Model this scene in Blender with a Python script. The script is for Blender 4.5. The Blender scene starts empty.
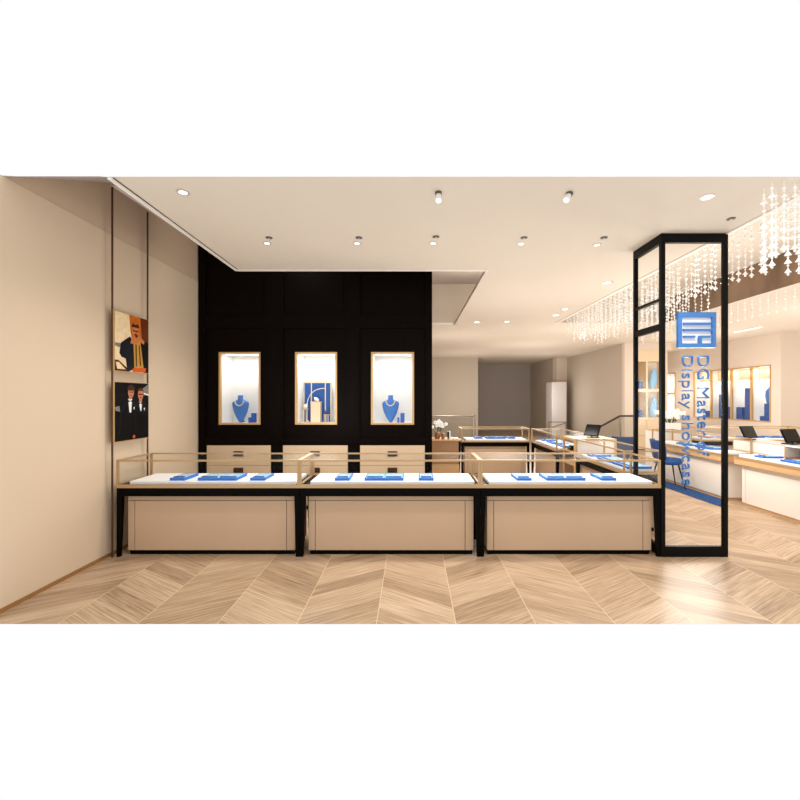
import bpy, bmesh, math, random
from mathutils import Vector, Matrix
random.seed(7)
PI = math.pi
SC = bpy.context.scene
COL = SC.collection
F = 420.0; CX = 412.0; CY = 398.0; EYE = 1.55
CEIL = 3.157

# ------------------------------------------------------------------ materials
def lin(c):
    return tuple(((v/255.0)/12.92 if v/255.0 <= 0.04045 else ((v/255.0+0.055)/1.055)**2.4) for v in c)
MATS = {}
def mat(name, rgb, rough=0.5, metal=0.0, var=0.06, scale=8.0, stretch=(1, 1, 1), emit=0.0, spec=0.5, bump=0.0, ecol=None):
    m = bpy.data.materials.new(name); m.use_nodes = True
    nt = m.node_tree; b = nt.nodes['Principled BSDF']
    c = lin(rgb)
    tc = nt.nodes.new('ShaderNodeTexCoord'); mp = nt.nodes.new('ShaderNodeMapping')
    mp.inputs['Scale'].default_value = stretch
    nz = nt.nodes.new('ShaderNodeTexNoise'); nz.inputs['Scale'].default_value = scale; nz.inputs['Detail'].default_value = 4
    mx = nt.nodes.new('ShaderNodeMix'); mx.data_type = 'RGBA'
    mx.inputs[6].default_value = tuple(v*(1-var) for v in c)+(1,)
    mx.inputs[7].default_value = tuple(min(1, v*(1+var)) for v in c)+(1,)
    nt.links.new(tc.outputs['Object'], mp.inputs['Vector']); nt.links.new(mp.outputs['Vector'], nz.inputs['Vector'])
    nt.links.new(nz.outputs['Fac'], mx.inputs[0]); nt.links.new(mx.outputs[2], b.inputs['Base Color'])
    b.inputs['Roughness'].default_value = rough; b.inputs['Metallic'].default_value = metal
    b.inputs['Specular IOR Level'].default_value = spec
    if emit:
        b.inputs['Emission Color'].default_value = (lin(ecol) if ecol else c)+(1,)
        b.inputs['Emission Strength'].default_value = emit
    if bump:
        bp = nt.nodes.new('ShaderNodeBump'); bp.inputs['Strength'].default_value = bump; bp.inputs['Distance'].default_value = 0.01
        nt.links.new(nz.outputs['Fac'], bp.inputs['Height']); nt.links.new(bp.outputs['Normal'], b.inputs['Normal'])
    MATS[name] = m
    return m

def glass_mat(name, tint=(1, 1, 1), k=0.5, rough=0.02):
    m = bpy.data.materials.new(name); m.use_nodes = True
    nt = m.node_tree; nt.nodes.clear()
    out = nt.nodes.new('ShaderNodeOutputMaterial'); mix = nt.nodes.new('ShaderNodeMixShader')
    tr = nt.nodes.new('ShaderNodeBsdfTransparent'); tr.inputs['Color'].default_value = tint+(1,)
    gl = nt.nodes.new('ShaderNodeBsdfGlossy'); gl.inputs['Roughness'].default_value = rough
    fr = nt.nodes.new('ShaderNodeFresnel'); fr.inputs['IOR'].default_value = 1.4
    ml = nt.nodes.new('ShaderNodeMath'); ml.operation = 'MULTIPLY'; ml.inputs[1].default_value = k
    nt.links.new(fr.outputs[0], ml.inputs[0]); nt.links.new(ml.outputs[0], mix.inputs[0])
    nt.links.new(tr.outputs[0], mix.inputs[1]); nt.links.new(gl.outputs[0], mix.inputs[2])
    nt.links.new(mix.outputs[0], out.inputs['Surface'])
    MATS[name] = m
    return m

mat('wall_cream', (219, 198, 171), 0.75, var=0.015, scale=2, spec=0.2)
mat('wall_cream_shaded', (206, 182, 156), 0.8, var=0.015, scale=2, spec=0.2)  # the cream wall again, with the gap's shade put into its colour
mat('wall_taupe', (196, 184, 168), 0.8, var=0.02, scale=2, spec=0.2)
mat('wall_grey', (184, 174, 168), 0.85, var=0.02, scale=2, spec=0.2)
mat('wall_light', (226, 212, 197), 0.8, var=0.02, scale=2, spec=0.2)
mat('white_column', (214, 208, 204), 0.6, var=0.01)
mat('ceiling', (231, 221, 206), 0.85, var=0.01, scale=2, spec=0.15)
mat('ceiling_trim', (250, 244, 236), 0.6, var=0.01)
mat('dark_reveal', (40, 34, 30), 0.7)
mat('skirting', (168, 124, 76), 0.4, metal=0.3, var=0.08)
mat('dark_wood', (12, 6, 4), 0.5, var=0.7, scale=6, stretch=(14, 14, 0.6), spec=0.05)
mat('black_lacquer', (5, 4, 3), 0.4, var=0.15, spec=0.06)
mat('black_metal', (8, 7, 6), 0.45, var=0.1, spec=0.12)
mat('gold', (190, 156, 112), 0.4, metal=0.35, var=0.08)
mat('gold_frame', (204, 164, 108), 0.4, metal=0.2, var=0.06)
mat('bronze', (88, 62, 40), 0.4, metal=0.6, var=0.1)
mat('beige_panel', (202, 172, 142), 0.5, var=0.03, scale=3, spec=0.3)
mat('beige_drawer', (214, 188, 156), 0.5, var=0.03, scale=3, spec=0.3)
mat('groove', (38, 28, 22), 0.9, spec=0.1)
mat('white_panel', (240, 230, 218), 0.45, var=0.01, scale=3)
mat('cream_panel', (236, 212, 178), 0.5, var=0.02, scale=3)
mat('pad_white', (253, 251, 249), 0.7, var=0.01)
mat('niche_white', (240, 239, 236), 0.8, var=0.01)
mat('light_oak', (206, 166, 118), 0.5, var=0.12, scale=5, stretch=(1, 8, 8))
mat('mid_oak', (158, 120, 84), 0.5, var=0.12, scale=5, stretch=(1, 8, 8))
mat('brown_shelf', (128, 104, 84), 0.6, var=0.1)
mat('tray_blue', (42, 112, 202), 0.5, var=0.08, scale=20)
mat('tray_light', (150, 206, 250), 0.6, var=0.12, scale=30)
mat('tray_navy', (28, 78, 156), 0.5, var=0.1, scale=30)
mat('bust_blue', (62, 118, 194), 0.55, var=0.08)
mat('box_blue', (48, 98, 186), 0.55, var=0.08)
mat('royal_blue', (20, 80, 156), 0.6, var=0.1)
mat('pearl', (232, 214, 178), 0.25, var=0.05, scale=40)
mat('petal', (250, 248, 244), 0.6, var=0.02, emit=0.15)
mat('leaf', (52, 78, 34), 0.5, var=0.2)
mat('stem', (92, 110, 60), 0.5, var=0.1)
mat('ceramic', (244, 242, 240), 0.25, var=0.01)
mat('amber_glass', (166, 104, 70), 0.2, var=0.2)
mat('bw_box', (230, 226, 220), 0.5, var=0.02)
mat('chair_blue', (16, 70, 134), 0.7, var=0.12, scale=30)
mat('chair_grey_blue', (58, 80, 112), 0.7, var=0.12, scale=30)
mat('rug_blue', (8, 62, 116), 0.95, var=0.4, scale=9, stretch=(1, 5, 1), bump=0.3)
mat('screen_black', (12, 12, 13), 0.18, var=0.05)
mat('lamp_on', (255, 250, 240), 0.5, emit=3.0, ecol=(255, 250, 240), var=0.0)
mat('lamp_ring', (206, 198, 190), 0.35, metal=0.2)
mat('lamp_dark', (92, 84, 78), 0.5)
mat('strip_on', (255, 246, 232), 0.5, emit=1.6, ecol=(255, 246, 232), var=0.0)
mat('crystal', (252, 250, 246), 0.08, var=0.02, emit=0.14, spec=0.8)  # sparkle put into the material as a faint glow
mat('wire', (210, 206, 200), 0.4)
mat('mirror_bronze', (146, 122, 102), 0.12, metal=0.6, var=0.9, scale=1.6, stretch=(1, 1.6, 0.5))  # strong noise puts the shop's reflections into the colour
mat('sign_blue', (62, 120, 186), 0.35, metal=0.0, var=0.12, scale=10)
mat('sign_white', (236, 234, 236), 0.4, var=0.02)
mat('steel', (150, 140, 132), 0.3, metal=0.8)
mat('dark_rail', (70, 60, 54), 0.4, metal=0.3)
glass_mat('clear_glass', (0.99, 0.992, 0.99), 0.05, 0.3)
glass_mat('partition_glass', (0.985, 0.985, 0.98), 0.06, 0.15)
glass_mat('rail_glass', (0.86, 0.87, 0.85), 0.4)

# chevron oak floor
def floor_material():
    m = bpy.data.materials.new('chevron_oak'); m.use_nodes = True
    nt = m.node_tree; N = nt.nodes; L = nt.links; b = N['Principled BSDF']
    W = 0.5465; X0 = 0.302; SL = 0.63; PW = 0.182
    def M(op, a, bb=None, c=None):
        n = N.new('ShaderNodeMath'); n.operation = op
        for i, v in enumerate((a, bb, c)):
            if v is None: continue
            if isinstance(v, (int, float)): n.inputs[i].default_value = v
            else: L.new(v, n.inputs[i])
        return n.outputs[0]
    geo = N.new('ShaderNodeNewGeometry'); sep = N.new('ShaderNodeSeparateXYZ'); L.new(geo.outputs['Position'], sep.inputs[0])
    X = sep.outputs[0]; Y = sep.outputs[1]
    u = M('DIVIDE', M('SUBTRACT', X, X0), W)
    col = M('FLOOR', u); f = M('FRACT', u)
    par = M('FLOORED_MODULO', col, 2.0)
    sgn = M('SUBTRACT', 1.0, M('MULTIPLY', par, 2.0))          # even columns rise to the right
    fx = M('MULTIPLY', M('SUBTRACT', f, 0.5), W)
    sh = M('MULTIPLY', M('MULTIPLY', fx, SL), sgn)
    t = M('DIVIDE', M('SUBTRACT', Y, sh), PW)
    pi = M('FLOOR', t); pf = M('FRACT', t)
    cmb = N.new('ShaderNodeCombineXYZ'); L.new(col, cmb.inputs[0]); L.new(pi, cmb.inputs[1])
    wn = N.new('ShaderNodeTexWhiteNoise'); wn.noise_dimensions = '2D'; L.new(cmb.outputs[0], wn.inputs['Vector'])
    rnd = wn.outputs['Value']
    # grain: coordinates along and across the plank
    along = M('ADD', M('MULTIPLY', fx, 1.2), M('MULTIPLY', rnd, 37.0))
    g = N.new('ShaderNodeCombineXYZ'); L.new(M('MULTIPLY', along, 1.5), g.inputs[0]); L.new(M('MULTIPLY', t, 7.0), g.inputs[1]); L.new(M('MULTIPLY', col, 3.1), g.inputs[2])
    nz = N.new('ShaderNodeTexNoise'); nz.inputs['Scale'].default_value = 1.6; nz.inputs['Detail'].default_value = 6; nz.inputs['Roughness'].default_value = 0.65; nz.inputs['Distortion'].default_value = 0.25
    L.new(g.outputs[0], nz.inputs['Vector'])
    nzc = M('ADD', M('MULTIPLY', M('SUBTRACT', nz.outputs['Fac'], 0.5), 1.6), 0.44)
    v = M('ADD', M('MULTIPLY', rnd, 0.30), M('MULTIPLY', nzc, 1.0))
    cr = N.new('ShaderNodeValToRGB'); e = cr.color_ramp.elements
    e[0].position = 0.15; e[0].color = lin((122, 96, 72))+(1,)
    e[1].position = 0.95; e[1].color = lin((210, 184, 154))+(1,)
    k = cr.color_ramp.elements.new(0.55); k.color = lin((173, 145, 116))+(1,)
    L.new(v, cr.inputs[0])
    # seams
    ds = M('MINIMUM', f, M('SUBTRACT', 1.0, f)); seam = M('LESS_THAN', ds, 0.0055)
    dp = M('MINIMUM', pf, M('SUBTRACT', 1.0, pf)); ps = M('LESS_THAN', dp, 0.014)
    lightps = M('MULTIPLY', ps, M('GREATER_THAN', M('FRACT', M('MULTIPLY', rnd, 7.3)), 0.55))
    mx = N.new('ShaderNodeMix'); mx.data_type = 'RGBA'; L.new(M('MULTIPLY', ps, 0.55), mx.inputs[0]); L.new(cr.outputs[0], mx.inputs[6]); mx.inputs[7].default_value = lin((128, 96, 68))+(1,)
    mx1 = N.new('ShaderNodeMix'); mx1.data_type = 'RGBA'; L.new(M('MULTIPLY', lightps, 0.7), mx1.inputs[0]); L.new(mx.outputs[2], mx1.inputs[6]); mx1.inputs[7].default_value = lin((214, 186, 146))+(1,)
    mx2 = N.new('ShaderNodeMix'); mx2.data_type = 'RGBA'; L.new(M('MULTIPLY', seam, 0.8), mx2.inputs[0]); L.new(mx1.outputs[2], mx2.inputs[6]); mx2.inputs[7].default_value = lin((220, 196, 162))+(1,)
    L.new(mx2.outputs[2], b.inputs['Base Color'])
    b.inputs['Roughness'].default_value = 0.33; b.inputs['Specular IOR Level'].default_value = 0.4
    bp = N.new('ShaderNodeBump'); bp.inputs['Strength'].default_value = 0.06; bp.inputs['Distance'].default_value = 0.004
    L.new(nz.outputs['Fac'], bp.inputs['Height']); L.new(bp.outputs['Normal'], b.inputs['Normal'])
    MATS['floor'] = m
floor_material()

# ------------------------------------------------------------------ mesh helpers
class MB:
    def __init__(s): s.v = []; s.f = []; s.mi = []; s.cur = 0
    def add(s, vs, fs):
        o = len(s.v); s.v += [tuple(p) for p in vs]
        for f in fs: s.f.append([i+o for i in f]); s.mi.append(s.cur)
        return s
    def box(s, x0, x1, y0, y1, z0, z1):
        vs = [(x0,y0,z0),(x1,y0,z0),(x1,y1,z0),(x0,y1,z0),(x0,y0,z1),(x1,y0,z1),(x1,y1,z1),(x0,y1,z1)]
        return s.add(vs, [(0,3,2,1),(4,5,6,7),(0,1,5,4),(1,2,6,5),(2,3,7,6),(3,0,4,7)])
    def hexa(s, bot, top):
        return s.add(list(bot)+list(top), [(0,3,2,1),(4,5,6,7),(0,1,5,4),(1,2,6,5),(2,3,7,6),(3,0,4,7)])
    def tube(s, pts, r, n=8, cap=True):
        pts = [Vector(p) for p in pts]; rs = r if isinstance(r, (list, tuple)) else [r]*len(pts)
        rings = []
        for i, p in enumerate(pts):
            d = (pts[min(i+1, len(pts)-1)]-pts[max(i-1, 0)]).normalized()
            a = Vector((0,0,1)) if abs(d.z) < 0.9 else Vector((1,0,0))
            x = d.cross(a).normalized(); y = d.cross(x).normalized()
            rings.append([p+(x*math.cos(2*PI*k/n)+y*math.sin(2*PI*k/n))*rs[i] for k in range(n)])
        vs = [q for rr in rings for q in rr]; fs = []
        for i in range(len(pts)-1):
            for k in range(n):
                a = i*n+k; b = i*n+(k+1) % n
                fs.append((a, b, b+n, a+n))
        if cap: fs.append(tuple(range(n))[::-1]); fs.append(tuple((len(pts)-1)*n+k for k in range(n)))
        return s.add(vs, fs)
    def lathe(s, prof, c=(0,0,0), n=16, sx=1.0, sy=1.0):
        vs = []; fs = []
        for r, z in prof:
            for k in range(n):
                a = 2*PI*k/n; vs.append((c[0]+r*sx*math.cos(a), c[1]+r*sy*math.sin(a), c[2]+z))
        for i in range(len(prof)-1):
            for k in range(n):
                a = i*n+k; b = i*n+(k+1) % n; fs.append((a, b, b+n, a+n))
        fs.append(tuple(range(n))[::-1]); fs.append(tuple((len(prof)-1)*n+k for k in range(n)))
        return s.add(vs, fs)
    def loft(s, sections):
        n = len(sections[0]); vs = [p for sec in sections for p in sec]; fs = []
        for i in range(len(sections)-1):
            for k in range(n):
                a = i*n+k; b = i*n+(k+1) % n; fs.append((a, b, b+n, a+n))
        fs.append(tuple(range(n))[::-1]); fs.append(tuple((len(sections)-1)*n+k for k in range(n)))
        return s.add(vs, fs)
    def prism_yz(s, poly, x0, x1):
        n = len(poly)
        vs = [(x0, y, z) for y, z in poly]+[(x1, y, z) for y, z in poly]
        return s.add(vs, [tuple(range(n)), tuple(range(2*n-1, n-1, -1))]+[(i, i+n, (i+1) % n+n, (i+1) % n) for i in range(n)])
    def prism_xy(s, poly, z0, z1):
        n = len(poly)
        vs = [(x, y, z0) for x, y in poly]+[(x, y, z1) for x, y in poly]
        return s.add(vs, [tuple(range(n))[::-1], tuple(range(n, 2*n))]+[(i, (i+1) % n, (i+1) % n+n, i+n) for i in range(n)])
    def frame_xz(s, x0, x1, z0, z1, y0, y1, w, wz=None):
        wz = wz or w
        s.box(x0, x0+w, y0, y1, z0, z1); s.box(x1-w, x1, y0, y1, z0, z1)
        s.box(x0+w, x1-w, y0, y1, z0, z0+wz); s.box(x0+w, x1-w, y0, y1, z1-wz, z1)
        return s
    def sphere(s, c, r, n=10, m=6, sc=(1,1,1)):
        prof = [(max(1e-4, r*math.sin(PI*i/m)), -r*math.cos(PI*i/m)*sc[2]) for i in range(m+1)]
        return s.lathe(prof, c, n, sc[0], sc[1])
    def data(s, name, mats, smooth=False, recalc=True):
        me = bpy.data.meshes.new(name); me.from_pydata(s.v, [], s.f); me.update()
        for x in (mats if isinstance(mats, (list, tuple)) else [mats]): me.materials.append(MATS[x])
        if len(me.materials) > 1: me.polygons.foreach_set('material_index', s.mi)
        if recalc:
            bm = bmesh.new(); bm.from_mesh(me); bmesh.ops.recalc_face_normals(bm, faces=bm.faces); bm.to_mesh(me); bm.free()
        if smooth: me.polygons.foreach_set('use_smooth', [True]*len(me.polygons))
        return me
    def build(s, name, mats, parent=None, smooth=False, bevel=0.0, label=None):
        o = bpy.data.objects.new(name, s.data(name, mats, smooth)); COL.objects.link(o)
        if parent is not None: o.parent = parent
        if bevel:
            md = o.modifiers.new('Bevel', 'BEVEL'); md.width = bevel; md.segments = 2; md.limit_method = 'ANGLE'
        if label: o['label'] = label
        return o

def tag(o, label, cat, group=None):
    o['label'] = label; o['category'] = cat
    if group: o['group'] = group
    return o
def thing(name, label, cat, loc=(0,0,0), rz=0.0, group=None):
    o = bpy.data.objects.new(name, None); COL.objects.link(o); o.empty_display_size = 0.1
    o.location = loc; o.rotation_euler = (0, 0, rz)
    return tag(o, label, cat, group)
def struct(name, mb, m, bevel=0.0):
    o = mb.build(name, m, bevel=bevel); o['kind'] = 'structure'; return o
def dup(root, loc, rz, label, group=None):
    r = root.copy(); COL.objects.link(r); r.location = loc; r.rotation_euler = (0, 0, rz); r['label'] = label
    if group: r['group'] = group
    for ch in list(root.children):
        c = ch.copy(); COL.objects.link(c); c.parent = r
        for g in list(ch.children):
            d = g.copy(); COL.objects.link(d); d.parent = c
    return r
def P(px, py, Y): return ((px-CX)*Y/F, Y, EYE-(py-CY)*Y/F)

# ------------------------------------------------------------------ the setting
YF = 2.88
WLX = -2.97
struct('floor', MB().prism_yz([(YF, 0.0), (20.6, 0.0), (20.6, -0.08), (YF+0.25, -0.08)], WLX-0.1, 12.5), 'floor')
struct('wall_left', MB().box(WLX-0.1, WLX, YF, 17.0, 0.0, 3.162), 'wall_cream')
struct('wall_left_upper', MB().prism_yz([(3.05, 3.166), (4.95, 4.06), (9.3, 4.06), (9.3, 3.166)], WLX-0.1, WLX-0.004), 'wall_cream_shaded')
struct('baseboard_left', MB().box(WLX, WLX+0.012, YF, 5.83, 0.0, 0.03), 'skirting')

# ceiling with a gap along the poster wall, a notch behind and a recess for the crystals
c = MB(); T = 0.05
GX = -2.207; RX0, RX1, RY1 = 3.11, 5.40, 8.95
c.prism_yz([(3.05, CEIL), (5.27, CEIL), (5.27, CEIL+T), (3.16, CEIL+T)], GX, RX0)
c.box(0.935, RX0, 5.27, 8.95, CEIL, CEIL+T)
c.box(0.935, 12.5, 8.95, 9.25, CEIL, CEIL+T)
c.box(WLX-0.1, 12.5, 9.25, 20.6, CEIL, CEIL+T)
c.prism_yz([(3.05, CEIL), (8.95, CEIL), (8.95, CEIL+T), (3.16, CEIL+T)], RX1, 12.5)
struct('ceiling', c, 'ceiling')
r = MB()
r.box(RX0, RX1, 4.1, RY1, 3.66, 3.675)
r.prism_yz([(3.1, CEIL), (RY1, CEIL), (RY1, 3.67), (4.1, 3.67)], RX0-0.02, RX0)
r.box(RX0, RX1, RY1, RY1+0.02, CEIL+T, 3.67)
r.hexa([(RX0, 3.05, CEIL), (RX1, 3.05, CEIL), (RX1, 3.06, CEIL), (RX0, 3.06, CEIL)], [(RX0, 4.09, 3.66), (RX1, 4.09, 3.66), (RX1, 4.11, 3.66), (RX0, 4.11, 3.66)])
struct('ceiling_recess', r, 'ceiling')
struct('trim_mirror', MB().box(RX1-0.012, RX1, 4.1, RY1, CEIL, 3.655), 'mirror_bronze')
struct('trim_recess', MB().box(RX0-0.05, RX0+0.004, 3.08, RY1+0.03, CEIL-0.012, CEIL-0.001), 'ceiling_trim')
struct('trim_cove', MB().box(GX-0.012, GX+0.018, 3.06, 5.27, CEIL-0.014, CEIL-0.001).box(GX+0.018, 0.95, 5.25, 5.285, CEIL-0.014, CEIL-0.001), 'ceiling_trim')
struct('trim_reveal', MB().box(GX+0.026, GX+0.034, 3.06, 5.235, CEIL-0.004, CEIL-0.0005), 'dark_reveal')
# void above the ceiling gap; soffit and side closures added to block light
v = MB()
v.box(WLX-0.1, 2.6, 4.96, 9.4, 4.06, 4.08)
v.hexa([(WLX-0.1, 3.05, CEIL+0.003), (GX-0.06, 3.05, CEIL+0.003), (GX-0.06, 3.06, CEIL+0.003), (WLX-0.1, 3.06, CEIL+0.003)], [(WLX-0.1, 4.96, 4.05), (GX-0.06, 4.96, 4.05), (GX-0.06, 4.98, 4.07), (WLX-0.1, 4.98, 4.07)])
v.box(GX-0.06, 2.6, 4.96, 4.99, CEIL+T, 4.06)
v.prism_yz([(3.2, CEIL+0.01), (4.97, CEIL+T), (4.97, 4.04)], GX-0.08, GX-0.06)
v.box(2.57, 2.6, 4.99, 9.4, CEIL+T, 4.06)
struct('ceiling_upper', v, 'wall_grey')
struct('wall_upper_back', MB().box(WLX, 2.57, 9.26, 9.3, CEIL+T, 4.06), 'wall_taupe')

# panelled dark wall with three openings and drawer bays
DW = 5.84
def dx(px): return (px-CX)*DW/F
def dz(py): return EYE-(py-CY)*DW/F
NICHE = [(dx(218.7), dx(260.5)), (dx(295), dx(337.1)), (dx(371), dx(414.1))]
DRAW = [(dx(207), dx(271)), (dx(283), dx(348)), (dx(360), dx(425))]
NZ0, NZ1 = dz(424.7), dz(352); DZ = dz(444.7)
XL, XR = WLX+0.002, dx(432)
d = MB(); TH = 0.04
d.box(XL, XR, DW, DW+TH, NZ1, 4.055)
d.box(XL, XR, DW, DW+TH, DZ, NZ0)
xs = [XL]+[q for n in NICHE for q in n]+[XR]
for i in range(0, len(xs), 2): d.box(xs[i], xs[i+1], DW, DW+TH, NZ0, NZ1)
xs = [XL]+[q for n in DRAW for q in n]+[XR]
for i in range(0, len(xs), 2): d.box(xs[i], xs[i+1], DW, DW+TH, 0, DZ)
for a, b in ((200.2, 206), (266, 284), (347, 360), (426, 432)):
    d.box(max(dx(a), XL), dx(b), DW-0.03, DW, 0.0 if a in (200.2, 426) else DZ+0.02, 4.05)
    d.box(max(dx(a)+0.02, XL), dx(b)-0.02, DW-0.038, DW-0.03, DZ+0.1, 2.45)
for z0, z1 in ((DZ+0.005, DZ+0.10), (2.52, 2.68), (3.42, 3.5)):
    for a, b in ((206, 266), (284, 347), (360, 426)): d.box(dx(a), dx(b), DW-0.024, DW, z0, z1)
for a, b in ((206, 266), (284, 347), (360, 426)):
    d.box(dx(a)+0.05, dx(b)-0.05, DW-0.008, DW, 2.74, 3.36)
d.box(XR-0.04, XR, DW+TH, 6.35, 0, 4.055)
d.box(XL, XR-0.04, 6.33, 6.37, 0, 4.055)
struct('wall_back', d, 'dark_wood')

# far walls, seen past the dark wall
FY = 16.8
w = MB()
w.box(WLX, 2.64, FY, FY+0.15, 0, CEIL)
struct('wall_far', w, 'wall_taupe')
struct('wall_recess', MB().box(2.4, 5.9, 20.0, 20.15, 0, CEIL).box(2.5, 2.64, FY+0.15, 20.0, 0, CEIL), 'wall_grey')
struct('wall_recess_side', MB().box(5.64, 5.78, FY, 20.0, 0, CEIL), 'wall_taupe')
struct('wall_pier', MB().box(5.78, 6.35, FY, FY+0.3, 0, CEIL), 'wall_light')
struct('wall_side_far', MB().box(6.2, 6.35, 12.4, FY, 0, CEIL), 'wall_taupe')
WX = 9.0
struct('wall_behind_shelves', MB().box(6.2, 6.5, 12.25, 12.4, 0, CEIL).box(6.35, 7.55, 12.9, 13.0, 0, CEIL).box(7.45, 7.55, 12.4, 17.2, 0, CEIL).box(6.5, 7.55, 12.25, 12.9, 2.95, CEIL), 'wall_light')
V0, V1 = 10.53, 13.42; VZ0, VZ1 = 0.935, 2.385
w = MB()
w.box(WX, WX+0.12, 10.35, V0, 0, CEIL); w.box(WX, WX+0.12, V1, 14.35, 0, CEIL); w.box(WX, WX+0.12, 15.3, 17.2, 0, CEIL)
w.box(WX, WX+0.12, V0, V1, 0, VZ0); w.box(WX, WX+0.12, V0, V1, VZ1, CEIL)
w.box(WX, WX+0.12, 14.35, 15.3, 0, 0.99); w.box(WX, WX+0.12, 14.35, 15.3, 2.42, CEIL)
w.box(7.5, WX+0.12, 17.1, 17.2, 0, CEIL)
struct('wall_vitrines', w, 'wall_light')
struct('wall_right', MB().box(WX, 11.6, 10.25, 10.35, 0, CEIL).box(11.5, 11.6, YF, 10.25, 0, CEIL), 'wall_light')

# ------------------------------------------------------------------ white lit niches in the dark wall
def niche(x0, x1, label):
    t = thing('display_niche', label, 'display niche', ((x0+x1)/2, DW, NZ0), group=None)
    w = (x1-x0)/2; h = NZ1-NZ0; D = 0.42
    b = MB(); b.box(-w-0.0, -w+0.02, 0.045, D, 0, h); b.box(w-0.02, w, 0.045, D, 0, h)
    b.box(-w, w, D, D+0.02, 0, h); b.box(-w+0.02, w-0.02, 0.045, D, 0, 0.02); b.box(-w+0.02, w-0.02, 0.045, D, h-0.02, h)
    b.build('lining', 'niche_white', t)
    MB().frame_xz(-w, w, 0, h, -0.006, 0.043, 0.026).build('frame', 'gold_frame', t, bevel=0.003)
    MB().box(-w+0.028, w-0.028, -0.004, 0.0, 0.028, h-0.028).build('glass_pane', 'clear_glass', t)
    MB().box(-w+0.06, w-0.06, 0.08, 0.14, h-0.034, h-0.0205).build('light_strip', 'strip_on', t)
    return t
n_lab = ['white lit niche with blue necklace bust in dark wall nearest the framed portraits',
         'white lit niche holding the blue folding screen and cream pedestal',
         'white lit niche with blue necklace bust at the dark wall end nearest the orchid']
for (a, b), l in zip(NICHE, n_lab): niche(a, b, l)

def bust(loc, label):
    t = thing('necklace_bust', label, 'necklace bust', loc, group='blue necklace busts')
    secs = []
    for z, hw, hd in ((0.0, 0.008, 0.02), (0.01, 0.022, 0.03), (0.07, 0.06, 0.036), (0.15, 0.098, 0.04), (0.22, 0.116, 0.044), (0.27, 0.123, 0.046), (0.295, 0.112, 0.046), (0.312, 0.07, 0.044), (0.325, 0.042, 0.04), (0.35, 0.034, 0.036), (0.385, 0.038, 0.036), (0.39, 0.034, 0.032)):
        secs.append([(hw*math.cos(2*PI*k/20), hd*math.sin(2*PI*k/20), z) for k in range(20)])
    MB().loft(secs).build('bust_form', 'bust_blue', t, smooth=True)
    MB().box(-0.02, 0.02, 0.01, 0.11, 0, 0.012).tube([(0, 0.09, 0.01), (0, 0.03, 0.2)], 0.012).build('easel', 'bust_blue', t)
    m = MB()
    for k in range(25):
        a = PI*(1.05+0.9*k/24)
        x = 0.062*math.cos(a)/math.cos(0.0); z = 0.315+0.075*math.sin(a)
        m.sphere((x, -0.047-0.006*abs(math.sin(a)), z), 0.0085, 6, 4)
    m.build('pearl_necklace', 'pearl', t, smooth=True)
    return t
nf = NZ0+0.021
def nloc(px, y): return ((px-CX)*y/F, y, nf)
bust(nloc(240.6, 6.06), 'blue necklace bust with pearls in niche nearest the framed portraits')
bust(nloc(390.6, 6.06), 'blue necklace bust with pearls in niche nearest the orchid')
def block(name, loc, w, dp, h, m, label, cat, group=None, rz=0):
    o = MB().box(-w/2, w/2, -dp/2, dp/2, 0, h).build(name, m, bevel=0.004); o.location = loc; o.rotation_euler = (0, 0, rz)
    return tag(o, label, cat, group)
for base, where in ((252.4, 'niche nearest the framed portraits'), (401, 'niche nearest the orchid')):
    block('display_block', nloc(base+1.5, 6.02), 0.058, 0.06, 0.135, 'box_blue', 'taller blue block of the stepped pair beside bust, '+where, 'display block', 'blue stepped blocks')
    block('display_block', nloc(base-2.6, 5.97), 0.03, 0.05, 0.075, 'box_blue', 'shorter blue block of the stepped pair beside bust, '+where, 'display block', 'blue stepped blocks')
# centre niche: folding screen, pedestal, stands, arched necklace
t = thing('folding_screen', 'blue three panel folding screen with gold edging in middle niche', 'folding screen', nloc(318, 6.18))
SX = lambda px: (px-318)*6.18/F
for a, b in ((304.2, 311), (312, 324.8), (326, 331)):
    p = MB().box(SX(a), SX(b), 0, 0.015, 0, 0.57).build('panel', 'royal_blue', t)
m = MB()
for px in (304, 311.5, 325.4, 331): m.box(SX(px)-0.007, SX(px)+0.007, -0.006, 0.02, 0, 0.585)
m.box(SX(304), SX(331), -0.004, 0.02, 0.572, 0.588)
m.build('gold_edging', 'pearl', t)
t = thing('pedestal', 'cream square pedestal before the blue screen in middle niche', 'pedestal', nloc(316.2, 6.05))
MB().box(-0.068, 0.068, -0.05, 0.05, 0, 0.29).build('plinth_body', 'cream_panel', t, bevel=0.003)
MB().box(-0.072, 0.072, -0.054, 0.054, 0.29, 0.3).build('plinth_top', 'cream_panel', t)
t = thing('white_ornament', 'small white shell-shaped ornament on cream pedestal', 'ornament', (nloc(316.2, 6.05)[0], 6.05, nf+0.3))
MB().sphere((0, 0, 0.03), 0.03, 12, 8, (1, 0.7, 1)).sphere((-0.018, -0.005, 0.05), 0.016, 10, 6).sphere((0.02, 0, 0.02), 0.022, 10, 6).build('shell', 'ceramic', t, smooth=True)
MB().lathe([(0.012, 0), (0.014, 0.004), (0.01, 0.007)], (0.0, -0.03, 0.012), 10).build('gold_bead', 'gold', t)
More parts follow.
